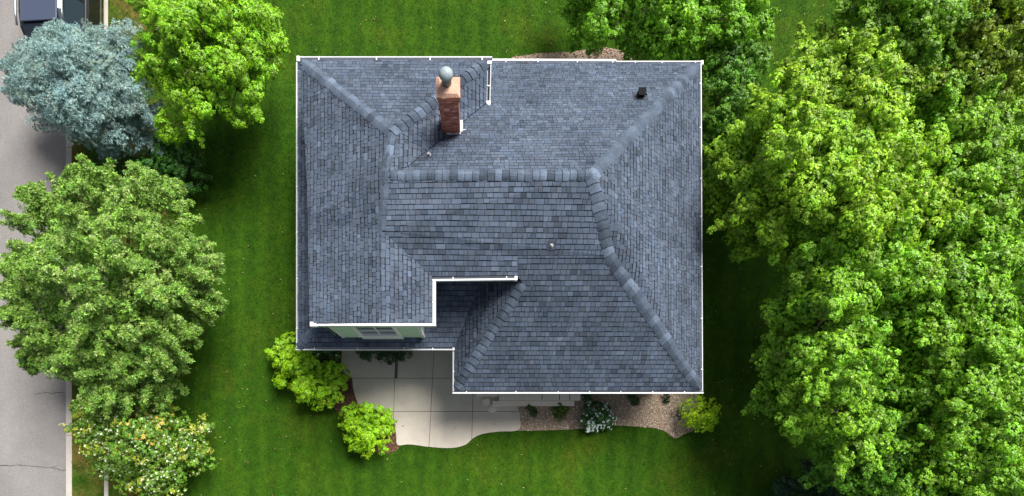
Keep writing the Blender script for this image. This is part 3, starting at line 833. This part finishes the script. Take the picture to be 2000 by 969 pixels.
# ------------------------------------------------------------------ foliage
def mesh_from_quads(name, V_, cols, m, parent):
    n = len(V_); me = bpy.data.meshes.new(name)
    off = np.array(parent.location) if parent else 0
    me.vertices.add(4*n); me.vertices.foreach_set('co', (V_-off).astype(np.float32).ravel())
    me.loops.add(4*n); me.loops.foreach_set('vertex_index', np.arange(4*n, dtype=np.int32))
    me.polygons.add(n); me.polygons.foreach_set('loop_start', np.arange(0, 4*n, 4, dtype=np.int32)); me.polygons.foreach_set('loop_total', np.full(n, 4, np.int32))
    me.update(calc_edges=True)
    at = me.attributes.new('tint', 'FLOAT_COLOR', 'POINT')
    at.data.foreach_set('color', np.c_[cols, np.ones(n)].repeat(4, 0).astype(np.float32).ravel())
    return link_mesh(name, me, m, parent)
def unit(a): return a/np.maximum(1e-6, np.linalg.norm(a, axis=-1, keepdims=True))
def rosettes(r, c, nrm, k, L, W, el=(-.35, .5), droop=.15):
    """k leaves radiating from each centre c around direction nrm"""
    n = len(c); nrm = unit(nrm)
    ref = np.where(np.abs(nrm[:, 2:3]) < .9, np.array([[0, 0, 1.]]), np.array([[1., 0, 0]]))
    u = unit(np.cross(nrm, ref)); v = np.cross(nrm, u)
    a = (np.arange(k)[None]*(2*math.pi/k)+r.uniform(0, 6.28, (n, 1))+r.normal(0, .35, (n, k)))
    e = r.uniform(el[0], el[1], (n, k))
    d = (np.cos(e)*np.cos(a))[..., None]*u[:, None]+(np.cos(e)*np.sin(a))[..., None]*v[:, None]+np.sin(e)[..., None]*nrm[:, None]
    up = nrm[:, None]+r.normal(0, .28, (n, k, 3)); s = unit(np.cross(d, up))
    l = (L*r.uniform(.6, 1.2, (n, k)))[..., None]; w = l*W
    b = c[:, None]+d*l*.08
    tip = c[:, None]+d*l; tip[..., 2] -= droop*l[..., 0]
    mid = c[:, None]+d*l*.5+unit(up)*l*.06
    return np.stack([b, mid+s*w, tip, mid-s*w], 2).reshape(-1, 4, 3)
LEAVES = []
def crown_points(r, lobes, puff=(.24, .50), dens=1.0, ros=.11, flat=.8, inner=.3, low=-.45):
    cs = []; ns = []; pid = []; k = 0
    allc = np.mean([l[0] for l in lobes], 0)
    for (c, Rr) in lobes:
        c = np.array(c); pm = sum(puff)/2
        if Rr < .45: pm = max(.04, min(pm, Rr*.6))
        n = int(9*Rr*Rr/(math.pi*pm*pm*.62)*dens)+1
        d = unit(r.normal(0, 1, (n*3, 3))); d = d[d[:, 2] > low][:n]
        rad = np.where(r.random(len(d)) < inner, r.uniform(.4, .75, len(d)), r.uniform(.76, 1.2, len(d)))
        pc = c+d*(Rr*rad)[:, None]*np.array([1, 1, flat]); pr = r.uniform(puff[0], puff[1], len(d))*pm/(sum(puff)/2)
        for p, q, dd in zip(pc, pr, d):
            m_ = int(2*math.pi*q*q/(math.pi*ros*ros)*1.15)+2
            e = unit(r.normal(0, 1, (m_*2, 3))+dd*.5+np.array([0, 0, .5])); e = e[:m_]
            pts = p+e*(q*r.uniform(.7, 1.05, (m_, 1)))*np.array([1, 1, .85])
            cs.append(pts); ns.append(unit(e*1.0+np.array([0, 0, .45])+dd*.3)); pid.append(np.full(m_, k)); k += 1
    return np.concatenate(cs), np.concatenate(ns), np.concatenate(pid), k
def leaf_cols(r, base, pid, npf, k, var=.2, pvar=.18, warm=.1):
    pf = r.normal(1, pvar, npf).clip(.5, 1.6); hue = r.normal(0, warm, npf)
    n = len(pid)*k; pp = pid.repeat(k)
    v = (pf[pp]*r.normal(1, var, n)).clip(.35, 2.0); h = hue[pp]+r.normal(0, warm*.6, n)
    b = np.array(base)[None]*v[:, None]; b[:, 0] *= 1+h; b[:, 2] *= 1-h
    return b.clip(.001, .95)

def trunk_mesh(base, lobes, r0, parent, seed, col=(.16, .12, .09), name='trunk'):
    rr = random.Random(seed); mb = MB(); base = Vector(base)
    cen = Vector(np.mean([l[0] for l in lobes], 0)); fork = base.lerp(cen, .55); fork.z = max(.25, cen.z*.45)
    mid = base.lerp(fork, .5)+Vector((rr.uniform(-.06, .06), rr.uniform(-.06, .06), 0))
    mb.tube([base+Vector((0, 0, -.1)), base+Vector((0, 0, .08)), mid, fork], [r0*1.5, r0*1.1, r0*.9, r0*.75], 10, col)
    for (c, Rr) in lobes:
        c = Vector(c); q = fork.lerp(c, .5)+Vector((rr.uniform(-.1, .1), rr.uniform(-.1, .1), .05))
        mb.tube([fork, q, c], [r0*.5, r0*.33, r0*.12], 7, col)
        for _ in range(4):
            d = Vector((rr.gauss(0, 1), rr.gauss(0, 1), abs(rr.gauss(0, .7)))).normalized()*Rr*.75
            mb.tube([c.lerp(q, .3), c+d*.55+Vector((0, 0, .03)), c+d], [r0*.16, r0*.1, r0*.03], 5, col)
    return mb.build(name, M['bark'], parent, smooth=True)

def tree(name, label, cat, base_px, lobes_px, color, seed, L=.058, W=.38, k=7, puff=(.10, .23), dens=.62, flat=.9, ros=.068, r0=.13,
         group=None, mat_='leaf', var=.3, pvar=.2, warm=.06, el=(-.35, .25), inner=.3, extra=None, low=-.45, stem='trunk', crown='crown', bark=(.16, .12, .09), spikes=None, core=.6, sub=(10, 14)):
    if spikes is None: spikes = 30 if seed < 200 else 14 if seed < 300 else 0
    r = np.random.default_rng(seed)
    base = P(*base_px, 0)
    t = thing(name, label, cat, (base.x, base.y, 0), group)
    lobes = []
    for (px, py, rp, z) in lobes_px:
        p = P(px, py, z); lobes.append(((p.x, p.y, p.z), rp*(H-z)/FPX))
    big = []
    cm = np.mean([l[0] for l in lobes], 0)
    for (c, Rr) in lobes:
        if Rr < .55: big.append((c, Rr)); continue
        big.append((c, Rr*core)); c = np.array(c)
        m_ = int(r.integers(*sub)); d = unit(r.normal(0, 1, (m_, 3))+np.array([0, 0, .35])); d[:, 2] = np.abs(d[:, 2])*np.where(r.random(m_) < .8, 1, -.4)
        for q in d: big.append((tuple(c+q*Rr*r.uniform(.6, .95)*np.array([1, 1, flat])), Rr*r.uniform(.22, .38)))
    for _ in range(spikes):
        c, Rr = lobes[r.integers(0, len(lobes))]; c = np.array(c)
        d = unit(unit(c-cm)*.9+r.normal(0, .8, 3)+np.array([0, 0, .15]))
        for f, g_ in ((.85, .15), (.99, .12), (1.13, .10), (1.26, .075), (1.38, .05)):
            big.append((tuple(c+d*Rr*f), max(.05, Rr*g_)))
    base_lobes = lobes; lobes = big
    pts, nrm, pid, npf = crown_points(r, lobes, puff, dens, ros, flat, inner, low)
    ok = pts[:, 2] > .04; pts, nrm, pid = pts[ok], nrm[ok], pid[ok]
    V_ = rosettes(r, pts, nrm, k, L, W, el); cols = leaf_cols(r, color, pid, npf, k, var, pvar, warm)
    if extra:      # second leaf colour in some puffs
        sel = (r.random(npf) < extra[1])[pid.repeat(k)] & (r.random(len(cols)) < .7)
        cols[sel] = np.array(extra[0])*r.uniform(.7, 1.2, (sel.sum(), 1))
    mesh_from_quads(crown, V_, cols, M[mat_], t); LEAVES.append(len(V_))
    lobes = base_lobes
    trunk_mesh(base, lobes, r0, t, seed, bark, stem)
    return t, pts, nrm, lobes
def flowers(t, pts, nrm, frac, L, color, seed, name='flower_heads', k=5, each=False, clump=0, where=None):
    r = np.random.default_rng(seed)
    ok = nrm[:, 2] > .5
    if clump:
        seeds = pts[r.choice(len(pts), clump)]
        d = np.min(np.linalg.norm(pts[:, None, :2]-seeds[None, :, :2], axis=2), 1); ok &= d < r.uniform(.05, .26, len(pts))
    if where is not None: ok &= where(pts)
    cand = np.where(ok)[0]
    if len(cand) < 4: cand = np.where(nrm[:, 2] > .5)[0][:8]
    s = r.choice(cand, max(3, int(len(cand)*frac)), replace=False)
    c = pts[s]+unit(nrm[s])*L*.6
    V_ = rosettes(r, c, nrm[s]+np.array([0, 0, .5]), k, L, .42, (-.1, .4), .05)
    cols = np.array(color)[None]*r.uniform(.8, 1.1, (len(V_), 1))
    if each:
        for i in range(len(c)):
            mesh_from_quads(name, V_[i*k:(i+1)*k], cols[i*k:(i+1)*k], M['petal'], t)
        return
    return mesh_from_quads(name, V_, cols, M['petal'], t)

GR = 'broadleaf trees massed along the east side'
YG = (.27, .48, .022)
# --- east side trees: pixel lobes (x, y, radius, height)
tree('tree', 'big bright yellow green tree whose crown reaches closest to the east gutter', 'tree', (1500, 400),
     [(1545, 240, 85, 3.9), (1475, 300, 70, 2.8), (1420, 335, 50, 2.2), (1402, 385, 36, 1.9), (1490, 400, 80, 3.4), (1580, 330, 95, 4.6), (1650, 400, 95, 4.8), (1540, 455, 70, 3.4), (1650, 290, 80, 4.4), (1470, 465, 48, 2.3), (1740, 350, 90, 4.7), (1770, 440, 80, 4.5)], YG, 101, group=GR, r0=.17)
tree('tree', 'bright green tree with one branch pointing west over the dark lawn', 'tree', (1560, 680),
     [(1560, 560, 70, 3.2), (1540, 640, 62, 2.9), (1620, 600, 90, 4.2), (1560, 710, 70, 3.1), (1500, 770, 42, 2.4), (1640, 700, 85, 4.2), (1700, 520, 90, 4.4), (1580, 790, 70, 3.2), (1650, 820, 80, 3.8), (1640, 500, 80, 4.0), (1760, 570, 75, 3.9), (1722, 672, 62, 3.5)], (.21, .44, .022), 102, group=GR, r0=.16)
tree('tree', 'tree with spiky pale shoots beside the narrow lawn strip', 'tree', (1560, 220),
     [(1590, 130, 55, 3.6), (1600, 180, 65, 4.0), (1660, 140, 70, 4.2), (1700, 210, 85, 4.5), (1610, 90, 32, 3.6), (1560, 170, 32, 3.0)], (.27, .46, .025), 103, group=GR, r0=.12)
tree('tree', 'darker crowned tree on the top edge, right of the lawn strip', 'tree', (1640, 90),
     [(1720, 20, 75, 4.2), (1790, 70, 80, 4.6), (1700, 70, 50, 3.6), (1830, -20, 90, 4.4)], (.15, .32, .015), 104, group=GR)
tree('tree', 'olive green tree with rounded lumps filling the top right corner', 'tree', (1790, 170),
     [(1900, 130, 85, 4.6), (1950, 60, 90, 4.6), (1850, 60, 60, 4.2), (1990, 150, 60, 4.0), (1890, 10, 80, 4.2)], (.18, .29, .012), 105, group=GR)
tree('tree', 'full green tree at the right edge just below the dark gap in the crowns', 'tree', (1800, 420),
     [(1870, 250, 80, 4.5), (1840, 330, 75, 4.5), (1900, 380, 80, 4.6), (1970, 400, 80, 4.5), (1930, 230, 55, 4.0), (1860, 450, 75, 4.5), (2010, 300, 60, 4.0), (1795, 215, 62, 3.8)], (.19, .39, .02), 106, group=GR)
tree('tree', 'large tree on the right edge, directly above the bottom right corner tree', 'tree', (1800, 640),
     [(1830, 560, 80, 4.4), (1910, 520, 85, 4.6), (1980, 560, 80, 4.6), (1880, 640, 85, 4.6), (1960, 670, 80, 4.5), (1790, 650, 60, 3.9)], (.20, .42, .02), 107, group=GR)
tree('tree', 'leafy green tree filling the bottom right corner of the photo', 'tree', (1820, 860),
     [(1850, 760, 85, 4.4), (1910, 800, 90, 4.6), (1980, 830, 80, 4.4), (1830, 860, 75, 4.0), (1930, 910, 90, 4.4), (1860, 960, 80, 4.0), (1990, 960, 70, 4.0), (1780, 740, 60, 3.6)], (.19, .41, .02), 108, group=GR)
tree('tree', 'medium green tree on the bottom edge at the foot of the east mass', 'tree', (1670, 930),
     [(1700, 850, 70, 3.3), (1650, 900, 60, 2.8), (1720, 930, 75, 3.2), (1780, 960, 70, 3.2), (1760, 830, 65, 3.5), (1690, 990, 60, 2.5)], (.12, .31, .018), 109, group=GR)
tree('conifer_shrub', 'low bluish green shrub on the bottom edge, left of the east tree mass', 'shrub', (1590, 975),
     [(1560, 965, 34, .7), (1600, 940, 36, .9), (1630, 975, 45, .9)], (.035, .10, .05), 110, L=.08, W=.2, k=7, r0=.05, puff=(.12, .25))
# --- trees north east of the house
tree('tree', 'broad green tree on the top edge, left of the lawn strip', 'tree', (1290, 60),
     [(1150, 40, 50, 1.3), (1190, 10, 70, 2.1), (1250, 50, 60, 1.9), (1300, 0, 85, 2.7), (1330, 70, 52, 1.9), (1290, 82, 40, 1.8), (1370, 85, 38, 1.8), (1390, 30, 70, 2.3), (1440, 60, 50, 1.7), (1430, -20, 65, 2.3), (1230, 95, 26, 0.9), (1150, 80, 28, 0.9), (1130, -10, 45, 1.5)], (.17, .40, .016), 111, r0=.15, group='broadleaf trees behind the house')
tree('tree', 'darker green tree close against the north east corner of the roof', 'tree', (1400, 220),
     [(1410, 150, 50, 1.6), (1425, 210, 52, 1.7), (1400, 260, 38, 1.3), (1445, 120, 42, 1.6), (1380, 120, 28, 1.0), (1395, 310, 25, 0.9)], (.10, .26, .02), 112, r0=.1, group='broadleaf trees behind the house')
# --- street side
tree('blue_spruce', 'silvery blue spruce beside the road in the top left corner', 'tree', (225, 240),
     [(159, 150, 95, 2.5), (104, 150, 72, 2.1), (84, 115, 48, 1.7), (147, 118, 58, 2.2), (219, 112, 60, 2.2), (244, 165, 62, 2.2), (189, 210, 70, 2.0), (119, 205, 60, 1.7), (209, 262, 46, 1.3), (264, 240, 52, 1.4), (71, 175, 42, 1.4)],
     (.26, .40, .405), 201, L=.075, W=.10, k=13, puff=(.12, .24), dens=.75, ros=.075, mat_='needle', el=(.1, 1.1), r0=.11, var=.2, pvar=.15, warm=.05, flat=.75, bark=(.2, .13, .1))
tree('maple', 'lime green tree between the blue spruce and the house roof, on the top edge', 'tree', (420, 200),
     [(400, 110, 90, 3.3), (340, 60, 65, 2.9), (450, 60, 75, 3.1), (500, 120, 55, 2.7), (470, 180, 65, 2.7), (370, 190, 60, 2.7), (310, 130, 50, 2.3), (410, 20, 70, 2.9), (500, 40, 55, 2.6), (350, 245, 34, 2.0), (525, 60, 32, 2.2)],
     (.21, .44, .015), 202, L=.065, W=.28, puff=(.12, .24), r0=.12)
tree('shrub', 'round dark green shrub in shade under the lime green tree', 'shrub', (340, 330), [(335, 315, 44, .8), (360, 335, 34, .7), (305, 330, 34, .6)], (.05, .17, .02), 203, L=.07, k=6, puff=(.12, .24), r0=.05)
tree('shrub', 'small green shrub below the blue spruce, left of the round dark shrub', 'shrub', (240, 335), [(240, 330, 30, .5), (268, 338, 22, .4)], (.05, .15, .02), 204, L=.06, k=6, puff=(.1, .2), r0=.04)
tree('tree', 'large loose feathery mid green tree overhanging the road', 'tree', (260, 600),
     [(210, 540, 115, 3.8), (130, 460, 70, 3.0), (110, 580, 75, 2.9), (90, 530, 50, 2.5), (210, 420, 75, 3.2), (300, 430, 60, 2.9), (320, 530, 75, 3.2), (360, 570, 55, 2.8), (280, 640, 80, 3.2), (160, 640, 75, 3.0), (220, 710, 75, 2.7), (300, 720, 55, 2.4), (90, 660, 42, 2.3), (385, 510, 32, 2.4), (80, 400, 28, 2.4), (50, 520, 25, 2.2), (270, 370, 32, 2.6), (170, 370, 30, 2.6), (330, 385, 24, 2.4), (75, 700, 22, 2.0)],
     (.18, .34, .05), 205, L=.075, W=.20, k=7, puff=(.08, .19), dens=.62, ros=.07, r0=.14, el=(-.2, .8), var=.3, pvar=.25, inner=.4, spikes=420, core=.84, sub=(1, 2), extra=((.34, .48, .13), .22))
t, pts, nrm, lb = tree('flowering_shrub', 'white flowering bush with yellow and orange leaves in the bottom left corner', 'shrub', (280, 890),
     [(220, 850, 60, 1.6), (290, 860, 70, 1.9), (350, 850, 55, 1.6), (240, 910, 50, 1.4), (320, 915, 60, 1.5), (180, 820, 42, 1.3), (370, 890, 36, 1.2), (310, 800, 42, 1.5), (270, 945, 30, 1.0), (395, 835, 22, 1.0)],
     (.13, .27, .025), 206, L=.07, W=.3, puff=(.12, .24), r0=.07, spikes=0, extra=((.42, .46, .05), .2), ros=.10)
flowers(t, pts, nrm, .40, .034, (.88, .90, .70), 61, k=4, clump=85)['kind'] = 'stuff'
q = P(350, 815, 1.5)
flowers(t, pts, nrm, .3, .05, (.66, .40, .06), 62, name='orange_leaves', clump=30, where=lambda p: np.hypot(p[:, 0]-q.x, p[:, 1]-q.y) < .8)['kind'] = 'stuff'
# --- bushes round the patio
tree('lime_bush', 'large irregular lime green bush left of the patio, under the roof corner', 'bush', (600, 735),
     [(572, 700, 36, .8), (600, 735, 42, .95), (635, 755, 34, .8), (560, 735, 22, .6), (575, 680, 26, .6), (625, 775, 24, .6), (648, 735, 24, .7), (545, 690, 18, .6)], (.30, .56, .012), 301, L=.075, W=.33, puff=(.09, .17), ros=.085, r0=.05, var=.18, pvar=.12, stem='stem', crown='foliage')
tree('lime_bush', 'compact lime green bush below the patio curve, on the lawn edge', 'bush', (712, 838),
     [(712, 832, 42, .75), (690, 820, 28, .6), (735, 850, 30, .6), (705, 862, 26, .5), (745, 825, 22, .5)], (.30, .57, .012), 302, L=.07, W=.33, puff=(.09, .16), ros=.08, r0=.05, var=.18, pvar=.12, stem='stem', crown='foliage')
tree('lime_bush', 'round yellow green ball bush at the right end of the gravel bed', 'bush', (1368, 810),
     [(1367, 806, 30, .6), (1355, 815, 20, .45), (1380, 800, 20, .45), (1372, 822, 18, .4)], (.42, .66, .014), 303, L=.05, W=.22, k=7, puff=(.07, .12), ros=.06, r0=.035, var=.18, pvar=.08, stem='stem', crown='foliage', el=(0, .9))
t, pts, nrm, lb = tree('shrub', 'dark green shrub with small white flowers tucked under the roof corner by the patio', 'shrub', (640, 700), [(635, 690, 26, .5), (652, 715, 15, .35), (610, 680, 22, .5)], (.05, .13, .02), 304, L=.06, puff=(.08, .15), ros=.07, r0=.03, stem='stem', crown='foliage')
flowers(t, pts, nrm, .05, .035, (.8, .82, .72), 63, name='flower', each=True)
t, pts, nrm, lb = tree('hydrangea', 'rounded shrub with pale blue white flower heads in the gravel bed', 'shrub', (1165, 812), [(1165, 806, 22, .35), (1180, 820, 16, .3), (1152, 822, 16, .3), (1165, 832, 12, .25)], (.03, .11, .018), 305, L=.06, W=.36, puff=(.07, .12), ros=.06, r0=.025, stem='stem', crown='foliage')
flowers(t, pts, nrm, .26, .05, (.70, .82, .84), 64, k=6, name='flower_head', each=True)
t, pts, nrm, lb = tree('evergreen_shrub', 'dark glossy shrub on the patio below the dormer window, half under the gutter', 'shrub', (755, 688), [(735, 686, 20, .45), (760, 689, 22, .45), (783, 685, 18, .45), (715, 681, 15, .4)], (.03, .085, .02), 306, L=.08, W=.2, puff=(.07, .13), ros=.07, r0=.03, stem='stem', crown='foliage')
tree('small_plant', 'small leggy green plant in the gravel nearest the patio', 'plant', (1037, 802), [(1034, 798, 7, .1), (1042, 806, 6, .08)], (.05, .12, .02), 307, L=.05, puff=(.05, .08), ros=.05, r0=.01, stem='stem', crown='foliage')
t, pts, nrm, lb = tree('small_plant', 'low patch of light green ground plant below the front steps', 'plant', (1095, 803), [(1092, 800, 11, .06), (1100, 797, 10, .06), (1094, 812, 9, .05)], (.11, .19, .025), 308, L=.04, puff=(.04, .07), ros=.05, r0=.01, dens=.7, stem='stem', crown='foliage')
tree('small_plant', 'small dark green plant at the right end of the front steps under the gutter', 'plant', (1149, 773), [(1149, 774, 8, .18)], (.03, .085, .015), 309, L=.05, puff=(.05, .08), ros=.05, r0=.01, stem='stem', crown='foliage')
tree('small_plant', 'small dark plant under the south gutter, right of the hydrangea', 'plant', (1238, 778), [(1236, 776, 8, .12), (1241, 785, 7, .08)], (.04, .09, .02), 310, L=.05, puff=(.05, .08), ros=.05, r0=.01, stem='stem', crown='foliage')
tree('small_plant', 'narrow dark plant standing in the gravel under the south gutter, left of the ball bush', 'plant', (1302, 780), [(1302, 774, 4, .2), (1302, 783, 3, .12)], (.025, .06, .015), 311, L=.05, puff=(.04, .06), ros=.05, r0=.01, stem='stem', crown='foliage')
t, pts, nrm, lb = tree('small_plant', 'little white flowered plant touching the left side of the ball bush', 'plant', (1333, 805), [(1332, 797, 4, .15), (1333, 804, 4, .15), (1331, 811, 4, .12)], (.06, .12, .03), 312, L=.035, puff=(.03, .05), ros=.04, r0=.008, stem='stem', crown='foliage')
flowers(t, pts, nrm, .35, .035, (.78, .76, .84), 65, name='flower', each=True)

litter()

# ------------------------------------------------------------------ car on the road, two wheels on the verge
CL, CW = 4.75, 1.92
cc = Vector((-12.38, 11.25, 0)); rear = cc.y
car = thing('parked_car', 'black car parked with two wheels on the verge behind the blue spruce', 'car', (cc.x, rear, RZ))
def loft(mb, secs, closed=True):
    """secs: list of rings (same count)"""
    b = len(mb.v); n = len(secs[0])
    for s in secs: mb.v += [tuple(p) for p in s]
    for i in range(len(secs)-1):
        for j in range(n):
            j2 = (j+1) % n; mb.f.append([b+i*n+j, b+i*n+j2, b+(i+1)*n+j2, b+(i+1)*n+j]); mb.c.append((1, 1, 1))
    mb.f.append([b+j for j in reversed(range(n))]); mb.f.append([b+(len(secs)-1)*n+j for j in range(n)]); mb.c += [(1, 1, 1)]*2
ox, oy, oz = car.location
def ringc(y, hw, z0, z1, r=.14):
    return [(ox-hw+r*.3, oy+y, oz+z0), (ox+hw-r*.3, oy+y, oz+z0), (ox+hw, oy+y, oz+z0+r), (ox+hw, oy+y, oz+z1-r), (ox+hw-r*.8, oy+y, oz+z1), (ox-hw+r*.8, oy+y, oz+z1), (ox-hw, oy+y, oz+z1-r), (ox-hw, oy+y, oz+z0+r)]
mb = MB(); hw = CW/2
loft(mb, [ringc(0, hw*.82, .42, .85, .08), ringc(.08, hw*.93, .30, .95), ringc(.5, hw*.98, .24, .99), ringc(1.6, hw, .22, .98), ringc(3.1, hw, .22, .97), ringc(3.9, hw*.97, .24, .90), ringc(4.5, hw*.9, .30, .80), ringc(4.72, hw*.75, .38, .66, .08)])
body = mb.build('body', M['paint'], car, bevel=.03)
def ringt(y, hb, ht, z0, z1):
    return [(ox-hb, oy+y, oz+z0), (ox+hb, oy+y, oz+z0), (ox+ht, oy+y, oz+z1), (ox+ht-.1, oy+y, oz+z1+.05), (ox-ht+.1, oy+y, oz+z1+.05), (ox-ht, oy+y, oz+z1)]
mb = MB()
loft(mb, [ringt(.22, hw*.9, hw*.80, .90, .96), ringt(.62, hw*.93, hw*.72, .93, 1.42), ringt(1.0, hw*.94, hw*.70, .93, 1.50), ringt(2.4, hw*.94, hw*.70, .93, 1.50), ringt(2.75, hw*.93, hw*.70, .93, 1.42), ringt(3.45, hw*.88, hw*.78, .90, .95)])
cab = mb.build('cabin', M['carglass'], car, bevel=.02)
mb = MB()       # roof panel
T = [(ox-hw*.58, oy+.66), (ox+hw*.58, oy+.66), (ox+hw*.58, oy+2.5), (ox-hw*.58, oy+2.5)]
mb.prism([(x, y, oz+1.575) for x, y in T], [(x, y, oz+1.53) for x, y in T]); M['roofp'] = mat('car_roof_panel', (.05, .065, .11), .3, spec=.6)
mb.build('roof_panel', M['roofp'], car, bevel=.02)
for s in (-1, 1):
    mb = MB(); mb.tube([(ox+s*hw*.74, oy+.6, oz+1.50), (ox+s*hw*.735, oy+.9, oz+1.56), (ox+s*hw*.735, oy+2.3, oz+1.56), (ox+s*hw*.74, oy+2.7, oz+1.48)], .028, 8); mb.build('roof_rail', M['chrome'], car, smooth=True)
    for yy in (1.55,):
        mb = MB(); mb.prism([(ox+s*hw*.945, oy+yy, oz+.95), (ox+s*hw*.945, oy+yy+.08, oz+.95), (ox+s*hw*.72, oy+yy+.08, oz+1.49), (ox+s*hw*.72, oy+yy, oz+1.49)], [(ox+s*hw*.93, oy+yy, oz+.93), (ox+s*hw*.93, oy+yy+.08, oz+.93), (ox+s*hw*.70, oy+yy+.08, oz+1.47), (ox+s*hw*.70, oy+yy, oz+1.47)]); mb.build('door_pillar', M['paint'], car)
    mb = MB(); mb.box((ox+s*hw-.01, oy+.6, oz+.965-.02), (ox+s*hw+.012, oy+3.3, oz+.965)); mb.build('window_trim', M['chrome'], car)
    mb = MB(); a, b = sorted((ox+s*(hw+.0), ox+s*(hw+.2))); mb.box((a, oy+2.75, oz+.98), (b, oy+2.88, oz+1.12)); mb.build('wing_mirror', M['paint'], car, bevel=.03)
    mb = MB(); a, b = sorted((ox+s*hw*.55, ox+s*hw*.86)); mb.box((a, oy-.015, oz+.66), (b, oy+.08, oz+.82)); mb.build('tail_light', M['red'], car, bevel=.02)
    mb = MB(); a, b = sorted((ox+s*hw*.5, ox+s*hw*.8)); mb.box((a, oy+4.55, oz+.56), (b, oy+4.72, oz+.70)); mb.build('headlight', M['lamp'], car, bevel=.02)
    for yy in (.85, 3.75):
        x0, x1 = ox+s*(hw-.23), ox+s*(hw+.005)
        mb = MB(); mb.tube([(x0, oy+yy, oz+.34), (x0+s*.03, oy+yy, oz+.34), (x1-s*.03, oy+yy, oz+.34), (x1, oy+yy, oz+.34)], [.31, .34, .34, .31], 24); w_ = mb.build('wheel', M['rubber'], car, smooth=False)
        mb = MB(); mb.tube([(x1-s*.01, oy+yy, oz+.34), (x1+s*.012, oy+yy, oz+.34)], [.22, .2], 16); mb.build('rim', M['rim'], w_)
car.rotation_euler = (0, math.atan(-.12/1.65), 0)
car.location = (cc.x, rear, RZ+.06)
